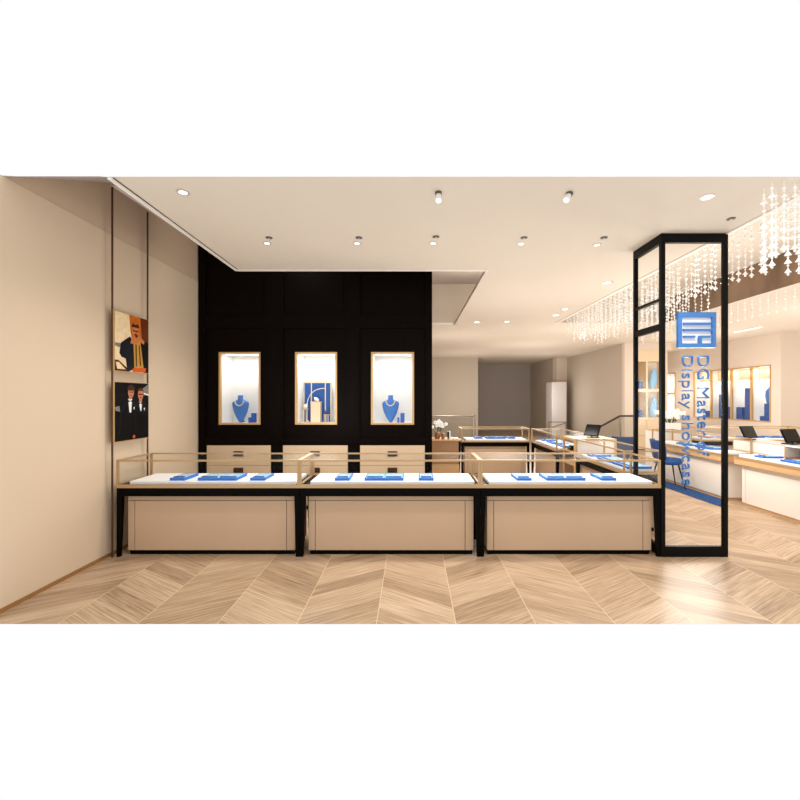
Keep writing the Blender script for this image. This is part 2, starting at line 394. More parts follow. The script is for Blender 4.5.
def ring_stand(px, h, lab, topcol):
    t = thing('pedestal_stand', lab, 'display stand', nloc(px, 6.02))
    m = MB()
    for x, y in ((-0.03, -0.02), (0.03, -0.02), (0, 0.03)): m.tube([(x, y, 0), (x*0.9, y*0.9, h)], 0.004, 6)
    m.build('stand_legs', 'pearl', t)
    MB().lathe([(0.042, h), (0.045, h+0.004), (0.045, h+0.012), (0.04, h+0.016)], n=16).build('stand_top', 'gold_frame', t)
    MB().sphere((0, 0, h+0.016+0.03), 0.034, 12, 8, (1, 0.8, 0.9)).sphere((0.02, -0.01, h+0.07), 0.016, 8, 6).build('jewel_holder', topcol, t, smooth=True)
    return t
ring_stand(305.5, 0.185, 'gold legged stand with white round holder in middle niche', 'ceramic')
ring_stand(326.5, 0.1, 'low gold legged stand with navy holder in middle niche', 'tray_navy')
m = MB(); pts = []
for k in range(15):
    a = PI*(0.98-0.52*k/14); pts.append((0.24+0.23*math.cos(a), 0, 0.26+0.23*math.sin(a)))
t = m.tube(pts, 0.006, 6).tube([(0, 0, 0.001), pts[0]], 0.004, 6).tube([(-0.0, 0, 0.014), (0.03, 0, 0.014)], 0.012, 6).build('arched_necklace_stand', 'pearl')
t.location = nloc(306.6, 6.1); tag(t, 'thin pearl coloured arch curving over pedestal in middle niche', 'necklace stand')

# ------------------------------------------------------------------ beige drawer cabinets under the niches
def drawer_cabinet(x0, x1, label):
    t = thing('drawer_cabinet', label, 'drawer cabinet', ((x0+x1)/2, DW-0.015, 0), group='beige drawer cabinets')
    w = (x1-x0)/2-0.003
    MB().box(-w, w, 0.03, 0.45, 0.0, DZ-0.006).build('carcass', 'groove', t)
    hs = [(0.06, 0.325), (0.329, 0.61), (0.614, DZ-0.008)]
    for z0, z1 in hs:
        dr = MB().box(-w, w, 0, 0.029, z0, z1).build('drawer', 'beige_drawer', t, bevel=0.003)
        zc = z1-(0.115 if z1 > 0.7 else 0.06)
        MB().box(-0.066, 0.066, -0.012, -0.001, zc-0.035, zc+0.035).box(-0.05, 0.05, -0.02, -0.012, zc-0.005, zc+0.012).build('handle', 'bronze', dr)
for (a, b), l in zip(DRAW, ('beige drawer cabinet set in dark wall under niche nearest the portraits', 'beige drawer cabinet set in dark wall under middle niche', 'beige drawer cabinet set in dark wall under niche nearest the orchid')):
    drawer_cabinet(a, b, l)

# ------------------------------------------------------------------ jewellery counters
ZB0, ZB1, ZR = 0.672, 0.705, 0.946
def counter(label, W, D, loc, rz=0.0, group=None, light=False, name='jewellery_counter', pad=True, legs=True, glass=True):
    t = thing(name, label, 'jewellery counter', loc, rz, group)
    dark = 'light_oak' if light else 'black_lacquer'
    bodym = 'white_panel' if light else 'beige_panel'
    if legs:
        for sx in (0, 1):
            for sy in (0, 1):
                x0, x1 = (0.002, 0.05) if sx == 0 else (W-0.05, W-0.002)
                tx0, tx1 = (0.002, 0.034) if sx == 0 else (W-0.034, W-0.002)
                y0, y1 = (0.004, 0.052) if sy == 0 else (D-0.052, D-0.004)
                ty0, ty1 = (0.004, 0.036) if sy == 0 else (D-0.036, D-0.004)
                MB().hexa([(tx0, ty0, 0), (tx1, ty0, 0), (tx1, ty1, 0), (tx0, ty1, 0)], [(x0, y0, 0.59), (x1, y0, 0.59), (x1, y1, 0.59), (x0, y1, 0.59)]).build('leg', dark, t)
    MB().box(0.002, W-0.002, 0.004, D-0.004, 0.59, ZB0+0.012).build('apron', dark, t, bevel=0.002)
    m = MB(); q = 0.012
    m.box(0.0, W, -0.003, q, ZB0, ZB1); m.box(0.0, W, D-q, D+0.003, ZB0, ZB1)
    m.box(0.0, q, q, D-q, ZB0, ZB1); m.box(W-q, W, q, D-q, ZB0, ZB1)
    m.build('trim_band', 'gold', t)
    MB().box(q, W-q, q, D-q, ZB0+0.013, ZB0+0.022).build('deck', 'black_lacquer', t)
    if pad:
        MB().box(0.095 if not light else 0.03, W-0.05, 0.055, D-0.055, ZB0+0.023, 0.728).build('display_pad', 'pad_white', t, bevel=0.004)
    if glass:
        m = MB(); g = 0.02; e = 0.001
        for x in (e, W-g-e):
            for y in (0, D-g): m.box(x, x+g, y, y+g, ZB1, ZR)
        for y in (0, D-g): m.box(g+e, W-g-e, y, y+g, ZR-0.016, ZR)
        for x in (e, W-g-e): m.box(x, x+g, g, D-g, ZR-0.016, ZR)
        m.build('glass_frame', 'gold', t)
        MB().box(g+2*e, W-g-2*e, 0.008, 0.012, ZB1, ZR-0.017).build('glass_pane', 'clear_glass', t)
        MB().box(g+2*e, W-g-2*e, D-0.012, D-0.008, ZB1, ZR-0.017).build('glass_pane', 'clear_glass', t)
        MB().box(0.009, 0.013, g+e, D-g-e, ZB1, ZR-0.017).build('glass_pane', 'clear_glass', t)
        MB().box(W-0.013, W-0.009, g+e, D-g-e, ZB1, ZR-0.017).build('glass_pane', 'clear_glass', t)
        MB().box(g+2*e, W-g-2*e, g+e, D-g-e, ZR-0.006, ZR-0.002).build('glass_top', 'clear_glass', t)
    bx0, bx1, by0, by1 = 0.076, W-0.06, 0.075, D-0.03
    MB().box(bx0+0.004, bx1-0.004, by0+0.004, by1, 0.045, 0.588).build('body', 'groove' if not light else bodym, t)
    f = MB(); s = 0.006
    px0, px1 = bx0+0.068, bx1-0.085
    f.box(bx0, px0-s, by0-0.012, by1, 0.045, 0.54-s); f.box(px1+s, bx1, by0-0.012, by1, 0.045, 0.54-s)
    f.box(bx0, bx1, by0-0.012, by1, 0.54, 0.588)
    f.build('pilaster_panel', bodym, t)
    MB().box(px0, px1, by0-0.012, by0+0.003, 0.045, 0.54-s).build('front_panel', bodym, t)
    MB().box(bx0+0.012, bx1-0.012, by0, by1-0.012, 0.0, 0.045).build('plinth', 'black_lacquer' if not light else 'light_oak', t)
    return t
FRY = 4.094
UX = [-2.885, -1.099, 0.668, 2.427]
CD = 0.55
lab = ['black legged beige jewellery counter against the wall with portraits, front row',
       'black legged beige jewellery counter in the middle of the front row of three',
       'black legged beige jewellery counter beside the black glass partition, front row']
for i in range(3):
    counter(lab[i], UX[i+1]-UX[i], CD, (UX[i], FRY, 0), 0, 'front row of jewellery counters')
counter('beige jewellery counter closing the back of the counter ring, beside oak cabinet', 1.36, 0.55, (0.98, 8.35, 0), 0, 'inner ring of jewellery counters')
counter('beige jewellery counter on ring side, between back counter and tall till pedestal', 1.45, 0.6, (2.36, 8.32, 0), -PI/2, 'inner ring of jewellery counters')
counter('beige jewellery counter on ring side, between till pedestal and glass partition', 1.42, 0.43, (2.43, 6.24, 0), -PI/2, 'inner ring of jewellery counters')
counter('white bodied jewellery counter with oak band outside the glass partition', 1.65, 0.40, (4.71, 6.15, 0), -PI/2, light=True, legs=False, glass=False)
counter('beige jewellery counter standing behind blue rug, seen through glass partition', 1.92, 0.41, (4.68, 8.2, 0), -PI/2, light=True, legs=False)
counter('long jewellery counter before the wall vitrines, behind both tablet monitors', 2.3, 0.6, (5.85, 8.5, 0), 0)

# ------------------------------------------------------------------ blue trays
def tray_master(w, d, halves, roll):
    t = thing('jewellery_tray', '', 'jewellery tray')
    w2 = w/2; e = 0.008; h = 0.026
    m = MB(); m.box(-w2, w2, 0, d, 0, 0.012)
    m.box(-w2, w2, 0, e, 0.012, h); m.box(-w2, w2, d-e, d, 0.012, h); m.box(-w2, -w2+e, e, d-e, 0.012, h); m.box(w2-e, w2, e, d-e, 0.012, h)
    m.build('tray_base', 'tray_blue', t)
    n = 2 if halves else 1
    cw = (w-2*e)/n
    for k in range(n):
        x0 = -w2+e+k*cw+(0.003 if k else 0); x1 = -w2+e+(k+1)*cw-(0.003 if k < n-1 else 0)
        MB().box(x0, x1, e, d-e, 0.0125, 0.0245).build('velvet_inset', 'tray_light', t)
        b = MB()
        for j in range(roll):
            yy = e+0.035+j*(d-0.08)/max(1, roll)
            b.tube([(x0+0.012, yy, 0.027), (x1-0.012, yy, 0.027)], 0.011, 8)
        b.build('ring_roll', 'tray_navy', t, smooth=False)
        j = MB()
        for q in range(2):
            cx = x0+(x1-x0)*(0.3+0.4*q); cy = d*(0.62+0.12*q)
            pts = [(cx+0.018*math.cos(2*PI*i/12), cy+0.026*math.sin(2*PI*i/12), 0.027) for i in range(13)]
            j.tube(pts, 0.003, 5)
        j.build('jewel_piece', 'pearl', t)
    return t
TZ = 0.7285
narrow = [tray_master(0.14, 0.27, False, 1), None]
used = {}
def put_tray(kind, w, d, halves, roll, loc, rz, label, group):
    k = (kind, round(w, 2))
    if k not in used:
        t = tray_master(w, d, halves, roll); used[k] = t
        t.location = loc; t.rotation_euler = (0, 0, rz); t['label'] = label; t['group'] = group
        return t
    return dup(used[k], loc, rz, label, group)
bpy.data.objects.remove(narrow[0].children[0]) if False else None
def rm(o):
    for ch in list(o.children): rm(ch)
    bpy.data.objects.remove(o)
rm(narrow[0])
sp = 4.17/F
front = [((170, 184), 'n'), ((198, 236), 'w'), ((250.4, 264.4), 'n'), ((335.2, 349), 'n'), ((364.3, 403.7), 'w'), ((419, 433.7), 'n'), ((516, 533), 'n'), ((546, 586.7), 'w'), ((601.7, 616.7), 'n')]
cname = ['counter against the portrait wall', 'middle counter of the front row', 'front counter beside the glass partition']
pos = ['narrow blue tray, {}, end nearest the portraits', 'wide two-part blue tray in the centre of the {}', 'narrow blue tray, {}, end nearest the partition']
for i, ((a, b), k) in enumerate(front):
    x = ((a+b)/2-CX)*sp; l = pos[i % 3].format(cname[i//3])
    if k == 'n': put_tray('n', 0.145, 0.28, False, 1, (x, 4.17, TZ), 0, l, 'blue trays on the front counters')
    else: put_tray('w', 0.385, 0.28, True, 1, (x, 4.17, TZ), 0, l, 'blue trays on the front counters')
gb = 'blue trays on the inner ring counters'
for px, k, l in ((479, 'n', 'narrow blue tray on the back counter, nearest the oak cabinet'), (496.5, 'w', 'wide two-part blue tray centred on the back counter'), (509, 'n', 'narrow blue tray on back counter, beside its wide tray')):
    put_tray(k, 0.145 if k == 'n' else 0.385, 0.28, k == 'w', 1, ((px-CX)*8.45/F+(0.06 if px == 509 else 0), 8.45, TZ), 0, l, gb)
for y, k, l in ((8.1, 'n', 'narrow blue tray on ring side counter, nearest the back counter'), (7.62, 'w', 'wide blue tray in middle of counter behind the till pedestal'), (7.13, 'w', 'wide blue tray on ring side counter, close behind till pedestal')):
    put_tray(k, 0.145 if k == 'n' else 0.385, 0.28, k == 'w', 1, (2.5, y, TZ), -PI/2, l, gb)
for y, k, l in ((5.93, 'n', 'narrow blue tray close in front of till pedestal'), (5.5, 'w', 'wide blue tray in middle of counter before the till pedestal'), (5.06, 'w', 'wide blue tray on ring side counter, nearest glass partition')):
    put_tray(k, 0.145 if k == 'n' else 0.385, 0.28, k == 'w', 1, (2.5, y, TZ), -PI/2, l, gb)
go = 'blue trays on the counters outside the partition'
for y, k, l in ((5.78, 'n', 'narrow blue tray on white counter, far end by the raised cabinet'), (5.25, 'w', 'wide blue tray on white counter with oak band, farther one'), (4.78, 'w', 'wide blue tray on white counter with oak band, nearer one')):
    put_tray(k, 0.145 if k == 'n' else 0.385, 0.28, k == 'w', 1, (4.77, y, TZ), -PI/2, l, go)
for y, k, l in ((7.35, 'w', 'wide blue tray on counter behind blue rug, beside the orchid cabinet'), (6.85, 'w', 'wide blue tray on counter behind blue rug, nearest white counter')):
    put_tray(k, 0.385, 0.28, True, 1, (4.74, y, TZ), -PI/2, l, go)
for x, l in ((6.25, 'wide blue tray on long counter before vitrines, behind partition glass'), (7.05, 'wide blue tray on long counter, middle, behind the tablet monitor'), (7.6, 'wide blue tray on long counter before vitrines, farthest from partition')):
    put_tray('w', 0.385, 0.28, True, 1, (x, 8.62, TZ), 0, l, go)

# ------------------------------------------------------------------ till pedestal and raised boxes
t = thing('till_pedestal', 'tall oak framed till pedestal with open shelves in the counter ring', 'till pedestal', (2.445, 6.29, 0))
w, dp, h = 0.62, 0.52, 0.935
m = MB().frame_xz(0, w, 0.0, h, 0, 0.03, 0.03)
m.build('front_frame', 'light_oak', t)
MB().box(0.031, w-0.031, 0.006, 0.02, 0.031, h-0.031).build('front_panel', 'white_panel', t)
MB().box(0.0, 0.028, 0.031, 0.06, 0, h).box(0.0, 0.028, dp-0.03, dp, 0, h).box(0.0, 0.028, 0.061, dp-0.031, h-0.03, h).box(0.0, 0.028, 0.061, dp-0.031, 0, 0.03).build('side_frame', 'light_oak', t)
for z in (0.32, 0.52, 0.71): MB().box(0.0, 0.3, 0.061, dp-0.031, z, z+0.025).build('shelf', 'light_oak', t)
MB().box(0.3, w, 0.031, dp, 0.0, h-0.03).build('carcass', 'mid_oak', t)
MB().box(0.029, w, 0.031, dp, h-0.029, h).build('top', 'cream_panel', t)
t = thing('card_reader', 'small black card reader on top shelf of till pedestal', 'card reader', (2.46, 6.52, 0.7355))
MB().box(0, 0.12, 0, 0.14, 0, 0.05).build('reader_body', 'screen_black', t, bevel=0.008)
MB().box(0.02, 0.1, 0.02, 0.12, 0.051, 0.07).build('paper_cover', 'black_metal', t)

def tablet(loc, rz, w, h, label):
    t = thing('tablet_monitor', label, 'monitor', loc, rz, group='black tablet monitors')
    s = math.radians(24)
    def pl(x, y, z): return (x, y*math.cos(s)+z*math.sin(s)+0.0, -y*math.sin(s)+z*math.cos(s)+0.03)
    def slab(x0, x1, y0, y1, z0, z1):
        return MB().hexa([pl(x0,y0,z0), pl(x1,y0,z0), pl(x1,y1,z0), pl(x0,y1,z0)], [pl(x0,y0,z1), pl(x1,y0,z1), pl(x1,y1,z1), pl(x0,y1,z1)])
    slab(-w/2, w/2, 0, 0.018, 0, h).build('housing', 'black_metal', t, bevel=0.004)
    slab(-w/2+0.012, w/2-0.012, -0.003, -0.0005, 0.012, h-0.012).build('screen', 'screen_black', t)
    MB().tube([(0, 0.02, 0.02), (0, 0.075, 0.1), (0, 0.08, 0.12)], 0.014).build('stand_arm', 'black_metal', t)
    MB().box(-0.07, 0.07, -0.02, 0.13, 0.0, 0.014).build('stand_base', 'black_metal', t, bevel=0.004)
    return t
tablet((2.76, 6.5, 0.9355), math.radians(-62), 0.26, 0.19, 'black tablet monitor tilted on the till pedestal')
t = thing('raised_cabinet', 'white raised cabinet with oak edge behind white counter, under monitors', 'raised cabinet', (5.115, 6.69, 0), -PI/2)
L = 0.93
MB().box(0, L, 0.0, 0.42, 0.0, 0.885).build('carcass', 'white_panel', t)
MB().frame_xz(0, L, 0.7285, 0.9, -0.003, -0.0005, 0.012).build('oak_edge', 'light_oak', t)
MB().box(0, L, 0.0, 0.42, 0.8855, 0.9).build('top', 'ceramic', t)
t = thing('open_shelf_unit', 'brown open shelf unit behind white counter next to raised cabinet', 'shelf unit', (5.115, 5.755, 0), -PI/2)
L = 0.7
MB().box(0, L, 0.2, 0.42, 0.0, 0.885).box(0, L, 0.0, 0.2, 0.0, 0.74).build('carcass', 'brown_shelf', t)
MB().box(0, L, 0.0, 0.42, 0.8855, 0.9).build('top', 'ceramic', t)
t = thing('raised_cabinet', 'oak edged raised cabinet carrying the orchid at end of blue rug', 'raised cabinet', (4.85, 8.22, 0))
MB().box(0, 0.62, 0.0, 0.5, 0.0, 0.885).build('carcass', 'white_panel', t)
MB().frame_xz(0, 0.62, 0.70, 0.9, -0.012, -0.0005, 0.02).build('oak_edge', 'light_oak', t)
MB().box(0, 0.62, 0.0, 0.5, 0.8855, 0.9).build('top', 'light_oak', t)
tablet((5.26, 6.5, 0.9005), math.radians(18), 0.29, 0.2, 'black tablet monitor on raised cabinet, against partition post')
tablet((5.34, 5.86, 0.9005), math.radians(14), 0.29, 0.2, 'black tablet monitor on raised cabinet, farther from partition post')
t = thing('receipt_printer', 'small beige receipt printer beside the outermost tablet monitor', 'printer', (5.2, 5.3, 0.9005))
MB().box(0, 0.14, 0, 0.16, 0, 0.1).build('printer_body', 'bw_box', t, bevel=0.012)
MB().box(0.03, 0.11, -0.001, 0.03, 0.1, 0.106).build('paper_slot', 'brown_shelf', t)

# ------------------------------------------------------------------ oak side cabinet with orchid
t = thing('oak_cabinet', 'low oak cabinet between dark wall and back jewellery counter', 'cabinet', (0.34, 8.15, 0))
MB().box(0, 0.6, 0.0, 0.5, 0.71, 0.745).build('top', 'light_oak', t, bevel=0.003)
MB().box(0.01, 0.57, 0.03, 0.49, 0.26, 0.709).build('carcass', 'mid_oak', t)
MB().box(0.0, 0.58, 0.02, 0.49, 0.0, 0.259).build('lower_ledge', 'light_oak', t)
MB().box(0.572, 0.598, 0.02, 0.06, 0.26, 0.709).build('black_post', 'black_lacquer', t)

def flower(m, c, r, tilt):
    for k in range(5):
        a = 2*PI*k/5+tilt
        d = Vector((math.cos(a), -0.35, math.sin(a)))
        m.sphere((c[0]+d.x*r*0.6, c[1]+d.y*r*0.4, c[2]+d.z*r*0.6), r*0.55, 7, 5, (1, 0.35, 1))
def orchid(loc, label, pot, sc, nst, nfl):
    t = thing('potted_orchid', label, 'orchid', loc)
    if pot == 'glass': MB().lathe([(0.045, 0), (0.05, 0.01), (0.052, 0.12), (0.05, 0.13)], n=16).build('vase', 'amber_glass', t, smooth=True)
    else: MB().box(-0.17, 0.17, -0.075, 0.075, 0, 0.15).build('pot', 'ceramic', t, bevel=0.01)
    m = MB()
    for k in range(9 if pot != 'glass' else 3):
        a = 2*PI*k/9; l = 0.16*sc
        p0 = Vector((0.08*math.cos(a)*sc*0.6, 0.03*math.sin(a), 0.13)); tip = p0+Vector((l*math.cos(a), l*0.5*math.sin(a), 0.07))
        n = Vector((-math.sin(a), math.cos(a), 0))*0.03
        mid = (p0+tip)/2+Vector((0, 0, 0.06))
        m.add([p0, mid+n, tip, mid-n], [(0, 1, 2, 3)])
    m.build('leaves', 'leaf', t)
    for s in range(nst):
        x = (-0.5+(s+0.5)/nst)*0.3*sc; sgn = 1 if s % 2 else -1
        pts = [(x*0.5, 0, 0.12), (x, 0, 0.12+0.14*sc), (x+0.05*sc*sgn, -0.01, 0.12+0.22*sc), (x+0.16*sc*sgn, -0.02, 0.12+0.2*sc)]
        MB().tube(pts, 0.004, 5).build('stem', 'stem', t)
        for k in range(nfl):
            u = k/(nfl-1)
            c_ = Vector(pts[1]).lerp(Vector(pts[2]), min(1, u*2)) if u < 0.5 else Vector(pts[2]).lerp(Vector(pts[3]), u*2-1)
            fm = MB(); flower(fm, (c_.x+random.uniform(-0.02, 0.02), c_.y-0.02, c_.z+random.uniform(-0.03, 0.03)), 0.036*min(1.25, sc), random.random())
            fm.build('flower', 'petal', t, smooth=True)
    return t
orchid((0.50, 8.3, 0.7455), 'white orchid in amber vase on oak cabinet by dark wall', 'glass', 0.95, 3, 5)
t = thing('amber_tumbler', 'amber glass tumbler beside the orchid vase on oak cabinet', 'tumbler', (0.61, 8.24, 0.7455))
MB().lathe([(0.03, 0), (0.033, 0.005), (0.036, 0.1), (0.034, 0.105)], n=14).build('cup', 'amber_glass', t, smooth=True)
MB().lathe([(0.031, 0.106), (0.036, 0.108), (0.036, 0.113), (0.031, 0.115)], n=14).build('rim', 'gold', t)
t = thing('perfume_box', 'slim black and white upright box on oak cabinet', 'box', (0.7, 8.26, 0.7455))
MB().box(0, 0.03, 0, 0.08, 0, 0.15).build('box_black', 'screen_black', t)
MB().box(0.031, 0.06, 0, 0.08, 0, 0.15).build('box_white', 'bw_box', t)
block('white_dish', (0.86, 8.27, 0.7455), 0.1, 0.08, 0.02, 'ceramic', 'flat white dish at oak cabinet end by the back counter', 'dish')
orchid((5.2, 8.45, 0.9005), 'white orchid in white trough pot on oak edged raised cabinet', 'white', 1.15, 5, 5)

# ------------------------------------------------------------------ black glass partition with vertical sign
t = thing('glass_partition', 'black framed corner glass partition carrying blue vertical sign', 'glass partition', (0, 0, 0))
PX0, PX1, PY0, PY1 = 2.43, 3.082, 4.094, 4.615
m = MB()
m.box(PX0, PX0+0.04, PY0, PY0+0.04, 0, CEIL-0.002)
m.box(PX1-0.04, PX1, PY0, PY0+0.04, 0, CEIL-0.002)
m.box(PX0, PX0+0.04, PY1-0.03, PY1, 0, CEIL-0.002)
m.box(PX0+0.04, PX1-0.04, PY0, PY0+0.04, 0, 0.1)
m.box(PX0+0.04, PX1-0.04, PY0, PY0+0.04, CEIL-0.09, CEIL-0.002)
m.box(PX0, PX0+0.04, PY0+0.04, PY1-0.03, 0, 0.1)
m.box(PX0, PX0+0.04, PY0+0.04, PY1-0.03, CEIL-0.09, CEIL-0.002)
m.build('frame', 'black_metal', t)
MB().box(PX0+0.002, PX0+0.043, PY0+0.046, PY1-0.031, 2.505, 2.53).build('glazing_bar', 'black_metal', t)
MB().box(PX0+0.002, PX0+0.043, PY0+0.046, PY1-0.031, 2.215, 2.28).build('glazing_bar', 'black_metal', t)
MB().box(PX0+0.046, PX1-0.046, PY0+0.018, PY0+0.026, 0.101, CEIL-0.091).build('glass_pane', 'partition_glass', t)
for z0, z1 in ((0.101, 2.214), (2.281, 2.504), (2.531, CEIL-0.091)):
    MB().box(PX0+0.018, PX0+0.026, PY0+0.046, PY1-0.031, z0, z1).build('glass_pane', 'partition_glass', t)
SY = PY0+0.017
def sx(px): return (px-CX)*SY/F
def sz(py): return EYE-(py-CY)*SY/F
def ebox(m, a, b, c_, d_, y0, y1): m.box(sx(a), sx(b), y0, y1, sz(d_), sz(c_))
e = MB()
X_ = lambda u: 660+u/8.0
Y_ = lambda u: 300+u/8.0
def eb(a, b, c_, d_): ebox(e, X_(a), X_(b), Y_(c_), Y_(d_), SY-0.03, SY)
eb(130, 432, 102, 140); eb(130, 432, 350, 384); eb(130, 162, 140, 350); eb(404, 432, 140, 350)
eb(178, 390, 184, 201); eb(176, 404, 233, 250); eb(178, 268, 288, 303); eb(300, 388, 288, 303); eb(296, 320, 303, 350)
emb = e.build('emblem', 'sign_blue', t)
e = MB(); ebox(e, X_(162), X_(404), Y_(140), Y_(350), SY-0.006, SY-0.001)
e.build('emblem_backing', 'sign_white', emb)
def letters(txt, name, xpx0, capw, y0, y1):
    cu = bpy.data.curves.new(name, 'FONT'); cu.body = txt; cu.size = 1.0; cu.extrude = 0.06; cu.offset = -0.014
    o = bpy.data.objects.new(name, cu); COL.objects.link(o)
    dg = bpy.context.evaluated_depsgraph_get(); dg.update()
    me = bpy.data.meshes.new_from_object(o.evaluated_get(dg)); bpy.data.objects.remove(o)
    xs = [v.co.x for v in me.vertices]; xmin, xmax = min(xs), max(xs)
    kx = (sz(y0)-sz(y1))/(xmax-xmin)
    cap = 0.729
    ky = (sx(xpx0+capw)-sx(xpx0))/cap
    for v in me.vertices:
        lx, ly, lz = v.co
        v.co = (sx(xpx0)+ly*ky, SY-0.016-lz*0.2, sz(y0)-(lx-xmin)*kx)
    me.materials.append(MATS['sign_blue'])
    bm = bmesh.new(); bm.from_mesh(me); bmesh.ops.recalc_face_normals(bm, faces=bm.faces); bm.to_mesh(me); bm.free()
    q = bpy.data.objects.new(name, me); COL.objects.link(q); q.parent = t; return q
letters('DG Master of', 'lettering', 696.4, 12.0, 356, 456)
letters('Display showcase', 'lettering', 681, 11.5, 356, 485.5)

# ------------------------------------------------------------------ framed portraits on hanging rods
RODX = -2.915
for y, l in ((4.085, 'thin bronze hanging rod on the cream wall, nearer of two'), (4.63, 'thin bronze hanging rod on the cream wall, nearer the dark wall')):
    o = MB().tube([(RODX, y, 0.0), (RODX, y, 3.6)], 0.009, 8).build('hanging_rod', 'bronze'); tag(o, l, 'hanging rod', 'poster hanging rods')
POST = {'cream': (232, 206, 164), 'orange': (190, 100, 34), 'deep': (96, 44, 18), 'skin': (196, 116, 66), 'hair': (66, 30, 14), 'black': (5, 4, 5), 'navy': (20, 20, 27), 'tan': (190, 140, 60), 'brown': (66, 40, 22), 'white': (240, 238, 232), 'grey': (128, 120, 110), 'skin2': (194, 124, 88), 'red': (206, 84, 26)}
for k, vv in POST.items(): mat('print_'+k, vv, 0.55, var=0.25, scale=26, spec=0.12)
PK = list(POST)
def poster(y0, y1, z0, z1, shapes, label, bg):
    t = thing('framed_portrait', label, 'framed picture', (-2.905, y0-0.012, z0), group=None)
    W, H = y1-y0, z1-z0
    MB().box(-0.012, 0.012, 0, W, 0, H).build('frame', 'gold_frame', t)
    m = MB(); m.cur = PK.index(bg)
    m.add([(0.0128, 0.004, 0.006), (0.0128, W-0.003, 0.006), (0.0128, W-0.003, H-0.004), (0.0128, 0.004, H-0.004)], [(0, 1, 2, 3)])
    for i, (colr, poly) in enumerate(shapes):
        m.cur = PK.index(colr); x = 0.0132+0.0003*i
        vs = [(x, 0.004+u*(W-0.007), 0.006+v_*(H-0.01)) for u, v_ in poly]
        m.add(vs, [tuple(range(len(vs)))])
    o = bpy.data.objects.new('print', m.data('print', ['print_'+k for k in PK], recalc=False)); COL.objects.link(o); o.parent = t
    return t
def ell(cx, cy, rx, ry, n=18, a0=0, a1=2*PI): return [(cx+rx*math.cos(a0+(a1-a0)*k/(n-1 if a1-a0 < 6 else n)), cy+ry*math.sin(a0+(a1-a0)*k/(n-1 if a1-a0 < 6 else n))) for k in range(n)]
p1 = [('orange', [(0.40, 1), (1, 1), (1, 0.2), (0.62, 0.3), (0.44, 0.7)]), ('deep', [(0.74, 1), (1, 1), (1, 0.3), (0.8, 0.5)]),
      ('grey', [(0.0, 0.47), (0.28, 0.47), (0.30, 0.42), (0.1, 0.40), (0.0, 0.42)]), ('brown', [(0, 0.18), (0.1, 0.18), (0.42, 0.02), (0.42, 0), (0.0, 0)]), ('cream', [(0.02, 0.14), (0.1, 0.15), (0.3, 0.03), (0.06, 0.03)]),
      ('navy', [(0.12, 0.30), (0.16, 0.48), (0.30, 0.56), (0.42, 0.62), (0.52, 0.55), (0.58, 0.05), (0.34, 0.0), (0.30, 0.22), (0.18, 0.24)]),
      ('black', [(0.70, 0.62), (0.9, 0.58), (1.0, 0.56), (1, 0.0), (0.84, 0.0), (0.78, 0.3)]),
      ('tan', [(0.52, 0.55), (0.72, 0.62), (0.84, 0.08), (0.55, 0.06)]), ('brown', [(0.58, 0.5), (0.62, 0.5), (0.63, 0.1), (0.59, 0.1)]), ('brown', [(0.68, 0.5), (0.71, 0.5), (0.76, 0.12), (0.72, 0.12)]),
      ('red', [(0.5, 0.07), (0.92, 0.09), (0.9, 0.01), (0.5, 0.0)]),
      ('skin', [(0.50, 0.62), (0.68, 0.62), (0.66, 0.52), (0.54, 0.52)]), ('skin', ell(0.585, 0.72, 0.105, 0.125)), ('hair', ell(0.58, 0.80, 0.115, 0.085, 14, 0, PI)), ('orange', ell(0.57, 0.885, 0.06, 0.04)),
      ('black', [(0.50, 0.745), (0.67, 0.745), (0.67, 0.725), (0.50, 0.725)]), ('deep', ell(0.59, 0.655, 0.06, 0.035)),
      ('skin', [(0.42, 0.5), (0.48, 0.64), (0.56, 0.66), (0.58, 0.6), (0.5, 0.5)]), ('skin', [(0.62, 0.62), (0.70, 0.66), (0.86, 0.58), (0.84, 0.52), (0.7, 0.56)])]
poster(4.095, 4.62, 1.815, 2.405, p1, 'framed colour portrait of a person in dark jacket and patterned shirt, upper one', 'cream')
